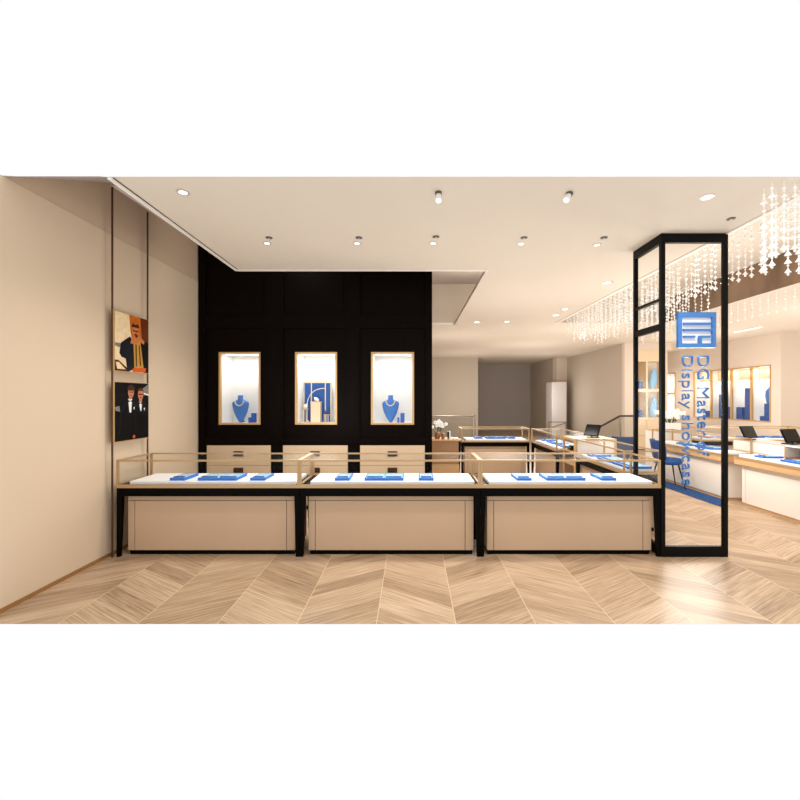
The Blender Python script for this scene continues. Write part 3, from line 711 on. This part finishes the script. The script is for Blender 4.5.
p2 = [('grey', [(0.70, 0.86), (1.0, 0.99), (1.0, 0.80), (0.86, 0.78)]), ('white', [(0.84, 0.83), (1, 0.80), (1, 0.775), (0.86, 0.80)]), ('grey', [(0.0, 0.58), (0.12, 0.6), (0.14, 0.5), (0.02, 0.52)]),
      ('navy', [(0.16, 0.52), (0.36, 0.72), (0.56, 0.66), (0.62, 0.1), (0.1, 0.1)]), ('black', [(0.2, 0.5), (0.36, 0.70), (0.54, 0.64), (0.58, 0.1), (0.14, 0.1)]),
      ('navy', [(0.56, 0.6), (0.68, 0.70), (0.9, 0.64), (0.98, 0.5), (0.98, 0.1), (0.6, 0.1)]), ('black', [(0.59, 0.58), (0.68, 0.68), (0.88, 0.62), (0.95, 0.5), (0.95, 0.1), (0.62, 0.1)]),
      ('white', [(0.36, 0.72), (0.48, 0.72), (0.45, 0.48), (0.40, 0.48)]), ('white', [(0.68, 0.66), (0.78, 0.66), (0.76, 0.5), (0.73, 0.5)]),
      ('black', [(0.36, 0.70), (0.42, 0.68), (0.48, 0.70), (0.48, 0.66), (0.42, 0.675), (0.36, 0.66)]), ('black', [(0.68, 0.66), (0.73, 0.645), (0.78, 0.66), (0.78, 0.62), (0.73, 0.635), (0.68, 0.62)]),
      ('skin2', [(0.38, 0.78), (0.48, 0.78), (0.46, 0.71), (0.39, 0.71)]), ('skin2', ell(0.44, 0.83, 0.085, 0.095)), ('brown', ell(0.44, 0.88, 0.11, 0.085, 14, -0.2, PI+0.2)),
      ('skin2', [(0.68, 0.74), (0.78, 0.74), (0.77, 0.66), (0.69, 0.66)]), ('skin2', ell(0.73, 0.795, 0.085, 0.095)), ('deep', ell(0.73, 0.86, 0.09, 0.05, 14, 0, PI)),
      ('black', [(0.66, 0.81), (0.80, 0.81), (0.80, 0.79), (0.66, 0.79)]), ('black', [(0.38, 0.845), (0.5, 0.845), (0.5, 0.83), (0.38, 0.83)]), ('deep', [(0.41, 0.785), (0.47, 0.785), (0.46, 0.77), (0.42, 0.77)]), ('deep', [(0.70, 0.75), (0.76, 0.75), (0.75, 0.735), (0.71, 0.735)]),
      ('white', [(0.5, 0.56), (0.54, 0.58), (0.53, 0.52)]), ('white', [(0.82, 0.54), (0.86, 0.56), (0.85, 0.5)]), ('red', ell(0.52, 0.05, 0.04, 0.03)), ('navy', [(0.55, 0.1), (0.56, 0.6), (0.57, 0.6), (0.575, 0.1)])]
poster(4.095, 4.625, 1.115, 1.71, p2, 'framed dark portrait of two people in black dinner jackets and bow ties', 'black')

# ------------------------------------------------------------------ wall vitrines on the far right wall
def vitrine(y0, y1, label, items):
    t = thing('lit_vitrine', label, 'wall vitrine', (WX, y1, VZ0), -PI/2, 'oak framed wall vitrines')
    W = y1-y0; H = VZ1-VZ0; D = 0.34
    b = MB(); b.box(0.0, 0.02, 0.03, D, 0, H); b.box(W-0.02, W, 0.03, D, 0, H); b.box(0, W, D, D+0.02, 0, H)
    b.box(0.02, W-0.02, 0.03, D, 0, 0.02); b.box(0.02, W-0.02, 0.03, D, H-0.02, H)
    b.build('lining', 'niche_white', t)
    MB().frame_xz(0, W, 0, H, -0.015, 0.029, 0.03).build('frame', 'gold_frame', t)
    MB().box(0.03, W-0.03, 0.18, 0.2, H-0.34, H-0.03).build('header', 'cream_panel', t)
    MB().box(0.032, W-0.032, 0.01, 0.016, 0.032, H-0.032).build('glass_pane', 'clear_glass', t)
    return t
def blk(x, y, w, h, label):
    block('display_block', (x, y, VZ0+0.021), w, w, h, 'royal_blue', label, 'display block', 'blue blocks in the wall vitrines')
vit = [(10.53, 11.14, 'oak framed wall vitrine with lone blue bust stand, outermost one'), (11.14, 11.83, 'oak framed wall vitrine with tall and low blue blocks'), (11.83, 12.64, 'oak framed wall vitrine straddling the partition post'), (12.64, 13.42, 'oak framed wall vitrine seen wholly through partition glass')]
for a, b, l in vit: vitrine(a, b, l, None)
blk(9.17, 10.72, 0.2, 0.45, 'dark blue lower block under bust in outermost vitrine')
o = MB().lathe([(0.085, 0), (0.1, 0.06), (0.12, 0.2), (0.11, 0.32), (0.06, 0.4), (0.035, 0.44), (0.04, 0.5), (0.03, 0.52)], n=16).build('display_bust', 'bust_blue', smooth=True); o.location = (9.17, 10.72, VZ0+0.472); tag(o, 'blue display bust standing on block in outermost vitrine', 'display bust')
blk(9.2, 10.98, 0.12, 0.12, 'small blue block on vitrine floor beside the bust block')
blk(9.18, 11.34, 0.22, 0.86, 'tall blue block in the vitrine of two blocks')
blk(9.18, 11.66, 0.2, 0.34, 'low blue block in the vitrine of two blocks')
blk(9.18, 12.05, 0.22, 0.34, 'low blue block in vitrine straddling partition post')
blk(9.18, 12.38, 0.16, 0.7, 'tall blue block in vitrine straddling partition post')
blk(9.18, 12.95, 0.16, 0.2, 'small blue block in vitrine seen wholly through partition glass')
t = thing('lit_vitrine', 'two-tier white lit wall vitrine close to the shelf wall', 'wall vitrine', (WX, 15.3, 0.99), -PI/2)
m = MB(); m.box(0, 0.95, 0.4, 0.42, 0, 1.43); m.box(0, 0.02, 0, 0.4, 0, 1.43); m.box(0.93, 0.95, 0, 0.4, 0, 1.43); m.box(0.02, 0.93, 0, 0.4, 0, 0.02); m.box(0.02, 0.93, 0, 0.4, 1.41, 1.43)
m.build('lining', 'niche_white', t)
MB().frame_xz(0, 0.95, 0, 1.43, -0.015, -0.001, 0.03).box(0.03, 0.92, -0.015, -0.001, 0.7, 0.73).build('frame', 'gold_frame', t)
MB().box(0.03, 0.92, 0.0, 0.38, 0.705, 0.725).build('shelf', 'light_oak', t)

# ------------------------------------------------------------------ cream shelf wall behind the partition
t = thing('shelf_cabinet', 'cream built-in shelf cabinet with open niches behind partition', 'shelf cabinet', (6.505, 12.3, 0))
S = 12.3/F
W = 0.94
cols = [(0.03, 0.35), (0.40, 0.90)]
rows = [(0.98, 1.72), (1.82, 2.62)]
MB().box(0, W, 0.4, 0.42, 0, 2.95).build('back_panel', 'white_panel', t)
for x0, x1 in ((0, 0.03), (0.35, 0.40), (0.90, 0.94)): MB().box(x0, x1, 0, 0.4, 0.9, 2.95).build('upright', 'cream_panel', t)
for a, b in cols:
    for z0, z1 in ((0.9, 0.98), (1.72, 1.82), (2.62, 2.95)): MB().box(a+0.001, b-0.001, 0, 0.4, z0, z1).build('shelf', 'cream_panel', t)
    for z0, z1 in ((0.05, 0.44), (0.45, 0.895)): MB().box(a-0.02, b+0.02, 0.0, 0.39, z0, z1).build('door', 'cream_panel', t, bevel=0.004)
def leaning_vase(x, z, lab):
    o = MB().lathe([(0.035, 0), (0.06, 0.03), (0.11, 0.22), (0.10, 0.38), (0.06, 0.54), (0.04, 0.6)], n=16, sy=0.6).build('slender_vase', 'tray_light', smooth=True)
    o.location = (x, 12.45, z); o.rotation_euler = (0, math.radians(7), 0); tag(o, lab, 'vase', 'slender blue vases')
leaning_vase(7.12, 1.825, 'slender pale blue vase on upper shelf behind partition')
leaning_vase(7.12, 0.985, 'slender pale blue vase on lower shelf behind partition')
block('display_block', (6.75, 12.45, 1.8205), 0.11, 0.08, 0.22, 'royal_blue', 'blue upright box on upper shelf beside slender vase', 'box', 'blue boxes on the shelves')
block('display_block', (6.75, 12.45, 0.9805), 0.11, 0.08, 0.22, 'royal_blue', 'blue upright box on lower shelf beside slender vase', 'box', 'blue boxes on the shelves')

# ------------------------------------------------------------------ rug, chairs
pts = [(4.40, 5.96), (4.72, 6.38), (4.72, 8.2), (4.46, 8.2)]
curve = [(4.46-0.06*math.sin(PI/2*k/8)-0.03*math.sin(PI*k/8), 8.2-(8.2-5.98)*k/8) for k in range(1, 8)]
o = MB().prism_xy(pts+curve, 0.001, 0.012).build('blue_rug', 'rug_blue'); tag(o, 'deep blue woven rug on the floor before the beige counter', 'rug')
def tub_chair(loc, rz, m_, label):
    t = thing('side_chair', label, 'chair', loc, rz)
    s = MB(); s.loft([[(0.23*math.cos(a)*k, 0.22*math.sin(a)*k, z) for a in [2*PI*i/20 for i in range(20)]] for z, k in ((0.40, 0.9), (0.415, 1.0), (0.47, 1.02), (0.49, 0.93))])
    s.build('seat', m_, t, smooth=True)
    secs = []
    for z, o_ in ((0.50, 0.0), (0.58, 0.02), (0.70, 0.035), (0.79, 0.05), (0.81, 0.055)):
        sec = []
        wdt = 1.15 if z < 0.75 else 0.95
        for i in range(9): a = PI/2+wdt*(-1+2*i/8.0); sec.append(((0.23+o_)*math.cos(a), (0.22+o_)*math.sin(a), z))
        for i in range(9): a = PI/2+wdt*(1-2*i/8.0); sec.append(((0.19+o_)*math.cos(a), (0.18+o_)*math.sin(a), z))
        secs.append(sec)
    MB().loft(secs).build('backrest', m_, t, smooth=True)
    for sx_, sy_ in ((-1, -1), (1, -1), (-1, 1), (1, 1)):
        MB().tube([(0.13*sx_, 0.12*sy_, 0.41), (0.21*sx_, 0.2*sy_, 0.0)], [0.014, 0.009], 8).build('leg', 'black_metal', t)
    return t
tub_chair((4.44, 7.3, 0.0135), math.radians(78), 'chair_blue', 'royal blue upholstered chair with thin black legs by blue rug')
tub_chair((4.12, 8.25, 0.0), math.radians(170), 'chair_grey_blue', 'grey blue upholstered chair behind the ring, before glass railing')

# ------------------------------------------------------------------ glass railings and white column
t = thing('glass_railing', 'level glass stair railing behind oak cabinet with steel handrail', 'railing', (0.3, 11.7, 0))
MB().tube([(0, 0, 1.05), (1.42, 0, 1.05), (1.5, 0.3, 1.05)], 0.022, 8).build('handrail', 'steel', t)
MB().box(0, 1.4, 0.0, 0.012, 0.05, 1.02).build('glass_pane', 'rail_glass', t)
for x in (0.5, 1.36, 1.44): MB().box(x, x+0.03, -0.015, 0.015 if x < 1.4 else 0.03, 0, 1.03).build('post', 'steel', t)
t = thing('glass_railing', 'sloping glass stair railing beyond the till pedestal with dark handrail', 'railing', (0, 0, 0))
y = 11.7
a = P(583, 436, y); b = P(620, 416, y); c_ = P(635, 416, y)
MB().tube([a, b, c_], 0.028, 8).build('handrail', 'dark_rail', t)
MB().add([(a[0], y, 0.02), (b[0], y, 0.02), (c_[0], y, 0.02), (c_[0], y, c_[2]-0.03), (b[0], y, b[2]-0.03), (a[0], y, a[2]-0.03)], [(0, 1, 4, 5), (1, 2, 3, 4)]).build('glass_pane', 'rail_glass', t)
for q in (b, (b[0]+0.38, y, 0)): MB().box(q[0]-0.012, q[0]+0.012, y-0.02, y-0.002, 0, 1.02).build('post', 'steel', t)
t = thing('thin_handrail', 'thin steel stair handrails in front of white column', 'handrail', (0, 0, 0))
a = P(549, 422, 15.4); b = P(566, 422, 15.4)
MB().tube([a, b], 0.018, 6).tube([P(552, 427.5, 15.4), P(566.5, 422.5, 15.4)], 0.018, 6).build('rail', 'steel', t)
MB().tube([a, (a[0], a[1], 0)], 0.018, 6).tube([b, (b[0], b[1], 0)], 0.018, 6).build('post', 'steel', t)
t = thing('white_column', 'free standing white square column before the far pier', 'column', (5.33, 16.0, 0))
MB().box(0, 0.55, 0, 0.7, 0, 2.16).build('shaft', 'white_column', t)
MB().box(-0.008, 0.558, -0.008, 0.708, 0.0, 0.08).build('base', 'wall_taupe', t)

# ------------------------------------------------------------------ ceiling fittings
def cpt(px, py): Y = (CEIL-EYE)*F/(CY-py); return ((px-CX)*Y/F, Y, CEIL)
spots = []
def downlight(px, py, r, label, on=True, power=60):
    x, y, z = cpt(px, py)
    t = thing('ceiling_downlight', label, 'downlight', (x, y, z), group='ceiling downlights')
    MB().lathe([(r*0.62, -0.001), (r*0.66, -0.005), (r, -0.004), (r, -0.001)], n=20).build('ring', 'lamp_ring', t, smooth=False)
    MB().lathe([(r*0.5, -0.0062), (r*0.62, -0.0055)], n=20).build('lamp', 'lamp_on', t)
    spots.append((x, y, power))
def tilt_spot(px, py, label, rot):
    x, y, z = cpt(px, py)
    t = thing('tilting_spotlight', label, 'spotlight', (x, y, z), group='tilting ceiling spotlights')
    d_ = Vector((math.sin(rot)*0.8, -0.1, -1)).normalized()
    p0 = Vector((0, 0, -0.003)); p1 = p0+d_*0.02; p2 = p0+d_*0.075
    MB().tube([p0, p1], 0.026, 14).build('cap', 'lamp_dark', t)
    MB().tube([p1, p2-d_*0.012], 0.021, 14).build('barrel', 'ceramic', t)
    MB().tube([p2-d_*0.012, p2], 0.019, 14).build('lamp', 'lamp_on', t)
    spots.append((x, y, 45))
downlight(183, 192, 0.05, 'round lit downlight near the ceiling gap by the portraits')
tilt_spot(438.5, 192, 'tilting ceiling spotlight above the middle front counter', 0.0)
tilt_spot(570, 192.5, 'tilting ceiling spotlight above the counter beside the partition', -0.7)
downlight(707, 197, 0.055, 'round lit downlight outside partition, nearest the crystals', power=110)
for px, py, l in ((267, 243, 'small downlight in line before the dark wall, nearest its ceiling corner'), (357, 243, 'small downlight before dark wall, above the gap between two niches'), (433, 243, 'small downlight before the right-hand end of dark wall'), (521, 243.5, 'small downlight in line, above open passage to the notch'), (597, 244.5, 'small downlight in line, nearest the glass partition')):
    downlight(px, py, 0.042, l, power=70)
for px, py, l in ((607, 282.5, 'bright downlight beside partition, nearest of the far ones'), (565, 309, 'bright downlight close to the crystal recess corner'), (556, 315, 'bright downlight next to the recess corner, farther one'), (477, 322, 'far downlight by the ceiling notch'), (507, 321.5, 'far downlight between ceiling notch and crystal recess')):
    downlight(px, py, 0.085, l, power=90)
for px, py, l in ((269, 237.5, 'portrait wall'), (359, 237.5, 'middle niche'), (436, 236.5, 'dark wall end'), (524, 237.5, 'ceiling notch'), (604, 237.5, 'partition post'), (731, 218.5, 'crystal strands')):
    x, y, z = cpt(px, py)
    t = thing('smoke_detector', 'small grey ceiling sensor, the one nearest the '+l, 'sensor', (x, y, z), group='ceiling sensors')
    MB().lathe([(0.034, -0.001), (0.034, -0.006), (0.02, -0.01)], n=16).build('cap', 'lamp_dark', t)
    MB().lathe([(0.012, -0.0102), (0.01, -0.014)], n=10).build('sensor_tip', 'lamp_ring', t)
t = thing('ceiling_line_light', 'slim white line light in ceiling beyond the crystal recess', 'line light', (7.87, 9.45, CEIL))
MB().box(-0.03, 0.03, 0, 0.8, -0.008, -0.001).build('housing', 'lamp_ring', t)
MB().box(-0.022, 0.022, 0.01, 0.79, -0.012, -0.0085).build('diffuser', 'lamp_on', t)

# ------------------------------------------------------------------ crystal chandelier
ch = thing('crystal_chandelier', 'long hanging crystal strand chandelier in and around the ceiling recess', 'chandelier', (0, 0, 0))
def bead(m, c, r, n=6):
    x, y, z = c
    vs = [(x, y, z+r*1.2), (x, y, z-r*1.2)]+[(x+r*math.cos(2*PI*k/n), y+r*math.sin(2*PI*k/n), z) for k in range(n)]
    fs = [(0, 2+k, 2+(k+1) % n) for k in range(n)]+[(1, 2+(k+1) % n, 2+k) for k in range(n)]
    m.add(vs, fs)
def bell(m, z, r):
    m.lathe([(r*0.15, r*1.3), (r*0.35, r*0.9), (r*0.8, r*0.2), (r, 0.0), (r*0.9, -r*0.1)], (0, 0, z), 10)
def strand_mesh(L, kind):
    m = MB(); m.box(-0.0015, 0.0015, -0.0015, 0.0015, -L, 0)
    z = -0.05
    while z > -L+0.05:
        if kind == 'bell':
            r = random.choice((0.014, 0.019, 0.025)); bell(m, z, r); bead(m, (0, 0, z-0.02), 0.009); z -= 0.062
        else:
            r = random.choice((0.012, 0.016, 0.02)); bead(m, (random.uniform(-.004, .004), 0, z), r); z -= 0.052
    bell(m, -L, 0.022); bead(m, (0, 0, -L-0.016), 0.011)
    return m.data('strand', 'crystal')
bellm = [strand_mesh(0.86, 'bell') for _ in range(3)]
shortm = [strand_mesh(l, 'bell') for l in (0.5, 0.56, 0.62)]
lowm = [strand_mesh(0.30, 'bead') for _ in range(3)]
beadm = [strand_mesh(l, 'bead') for l in (0.8, 0.92, 0.98)]
def strand(me, loc):
    o = bpy.data.objects.new('crystal_strand', me); COL.objects.link(o); o.parent = ch; o.location = loc; o.rotation_euler = (0, 0, random.random()*3)
n = 0
# near cluster under the ceiling edge
for px in (764, 772, 776, 784, 788, 795, 799):
    Y = 3.1+random.random()*0.25
    strand(random.choice(shortm), ((px-CX)*Y/F, Y, CEIL-0.002)); n += 1
# front row along the recess edge
yy = 3.72
while yy < 8.8:
    zt = min(3.658, CEIL+(yy-3.06)*0.48)
    strand(random.choice(bellm if zt > 3.6 else shortm), (3.36+random.uniform(-.02, .02), yy, zt)); n += 1
    if n % 2: strand(random.choice(bellm if zt > 3.6 else shortm), (3.46, yy+0.05, zt)); n += 1
    yy += 0.17
# row below the bronze mirror
yy = 5.7
while yy < 8.4 and n < 100:
    strand(random.choice(lowm), (5.47, yy, CEIL-0.002)); n += 1
    yy += 0.15
m = MB()
for x in (3.28, 3.6, 3.9, 4.2, 4.5, 4.8, 5.1):
    yy = 7.2+random.random()*0.2
    while yy < 8.85:
        L = random.choice((0.78, 0.85, 0.92, 0.98)) if yy > 7.8 else 0.75
        z = -0.06; m.box(x-0.0015, x+0.0015, yy-0.0015, yy+0.0015, 3.658-L, 3.658)
        while z > -L: bead(m, (x+random.uniform(-.01, .01), yy, 3.658+z), random.choice((0.014, 0.019, 0.024)), 5); z -= 0.06
        yy += 0.17
yy = 5.7
o = m.build('crystal_strands', 'crystal', ch); o['kind'] = 'stuff'

# ------------------------------------------------------------------ light
def lamp(name, typ, loc, energy, color=(1, 0.93, 0.84), rot=(0, 0, 0), **kw):
    l = bpy.data.lights.new(name, typ); l.energy = energy; l.color = color
    for k, vv in kw.items(): setattr(l, k, vv)
    o = bpy.data.objects.new(name, l); COL.objects.link(o); o.location = loc; o.rotation_euler = rot
    return o
for i, (x, y, p) in enumerate(spots):
    lamp('downlight_lamp', 'SPOT', (x, y, CEIL-0.1), p*0.7, (1, 0.97, 0.94), spot_size=math.radians(140), spot_blend=0.9, shadow_soft_size=0.08)
# lamps in the lit niches and vitrines
for a, b in NICHE:
    lamp('niche_lamp', 'AREA', ((a+b)/2, DW+0.2, NZ1-0.05), 2.1, (1, 0.98, 0.95), shape='RECTANGLE', size=(b-a)*0.7, size_y=0.12)
for a, b, l in vit:
    lamp('vitrine_lamp', 'AREA', (WX+0.24, (a+b)/2, VZ1-0.04), 9, (1, 0.97, 0.93), shape='RECTANGLE', size=0.12, size_y=0.5)
    lamp('vitrine_lamp', 'AREA', (WX+0.1, (a+b)/2, VZ1-0.06), 1.5, (1, 0.88, 0.66), shape='RECTANGLE', size=0.04, size_y=0.5)
lamp('vitrine_lamp', 'AREA', (WX+0.2, 14.8, 2.36), 8, (1, 0.96, 0.9), size=0.3)
lamp('vitrine_lamp', 'AREA', (WX+0.2, 14.8, 1.68), 8, (1, 0.96, 0.9), size=0.3)
lamp('shop_fill', 'POINT', (8.2, 13.7, 1.7), 26, (1, 0.96, 0.92), shadow_soft_size=0.3)  # from here, unseen fills without fittings, added to lift the right side
lamp('shop_fill', 'POINT', (9.6, 7.8, 1.8), 55, (1, 0.97, 0.93), shadow_soft_size=0.4)
lamp('shop_fill', 'POINT', (3.9, 4.9, 1.9), 32, (1, 0.97, 0.94), shadow_soft_size=0.4)
lamp('shelf_fill', 'POINT', (6.95, 11.2, 2.2), 11, (1, 0.9, 0.78), shadow_soft_size=0.2)  # added fill that brightens the shelf niches, no fitting there
# unseen soft fills added in mid-air to brighten the deep shop
for x, y, z, e_ in ((4.0, 6.0, 1.5, 70), (4.0, 9.6, 1.5, 70), (7.4, 7.0, 1.5, 90), (7.4, 10.3, 1.5, 60), (1.4, 6.8, 1.5, 40), (1.0, 10.8, 1.5, 50), (3.6, 12.6, 1.5, 60), (1.8, 15.0, 1.5, 40), (4.8, 15.2, 1.5, 40), (-1.2, 5.05, 1.35, 18), (1.3, 5.1, 1.35, 16)):
    lamp('shop_fill', 'POINT', (x, y, z), e_*0.9, (1, 0.972, 0.94), shadow_soft_size=0.4)
lamp('void_fill', 'POINT', (-1.6, 5.1, 3.6), 9, (1, 0.93, 0.86), shadow_soft_size=0.2)  # unseen fills added to lift the dark void
lamp('void_fill', 'POINT', (1.2, 7.6, 3.6), 42, (1, 0.93, 0.86), shadow_soft_size=0.2)

w = bpy.data.worlds.new('World'); SC.world = w; w.use_nodes = True
bg = w.node_tree.nodes['Background']; bg.inputs[0].default_value = (1, 1, 1, 1); bg.inputs[1].default_value = 1.0

# ------------------------------------------------------------------ camera
cam = bpy.data.cameras.new('Camera'); co = bpy.data.objects.new('Camera', cam); COL.objects.link(co)
co.location = (0, 0, EYE); co.rotation_euler = (PI/2, 0, 0)
cam.sensor_width = 36; cam.sensor_fit = 'HORIZONTAL'; cam.lens = F/800*36
cam.shift_x = (400-CX)/800; cam.shift_y = (CY-400)/800
cam.clip_start = 0.05; cam.clip_end = 100
SC.camera = co
SC.view_settings.view_transform = 'Standard'; SC.view_settings.look = 'None'
SC.view_settings.exposure = 0.0; SC.view_settings.gamma = 1.0
SC.cycles.use_denoising = True
SC.cycles.max_bounces = 10; SC.cycles.transparent_max_bounces = 40; SC.cycles.diffuse_bounces = 4
SC.cycles.sample_clamp_indirect = 6
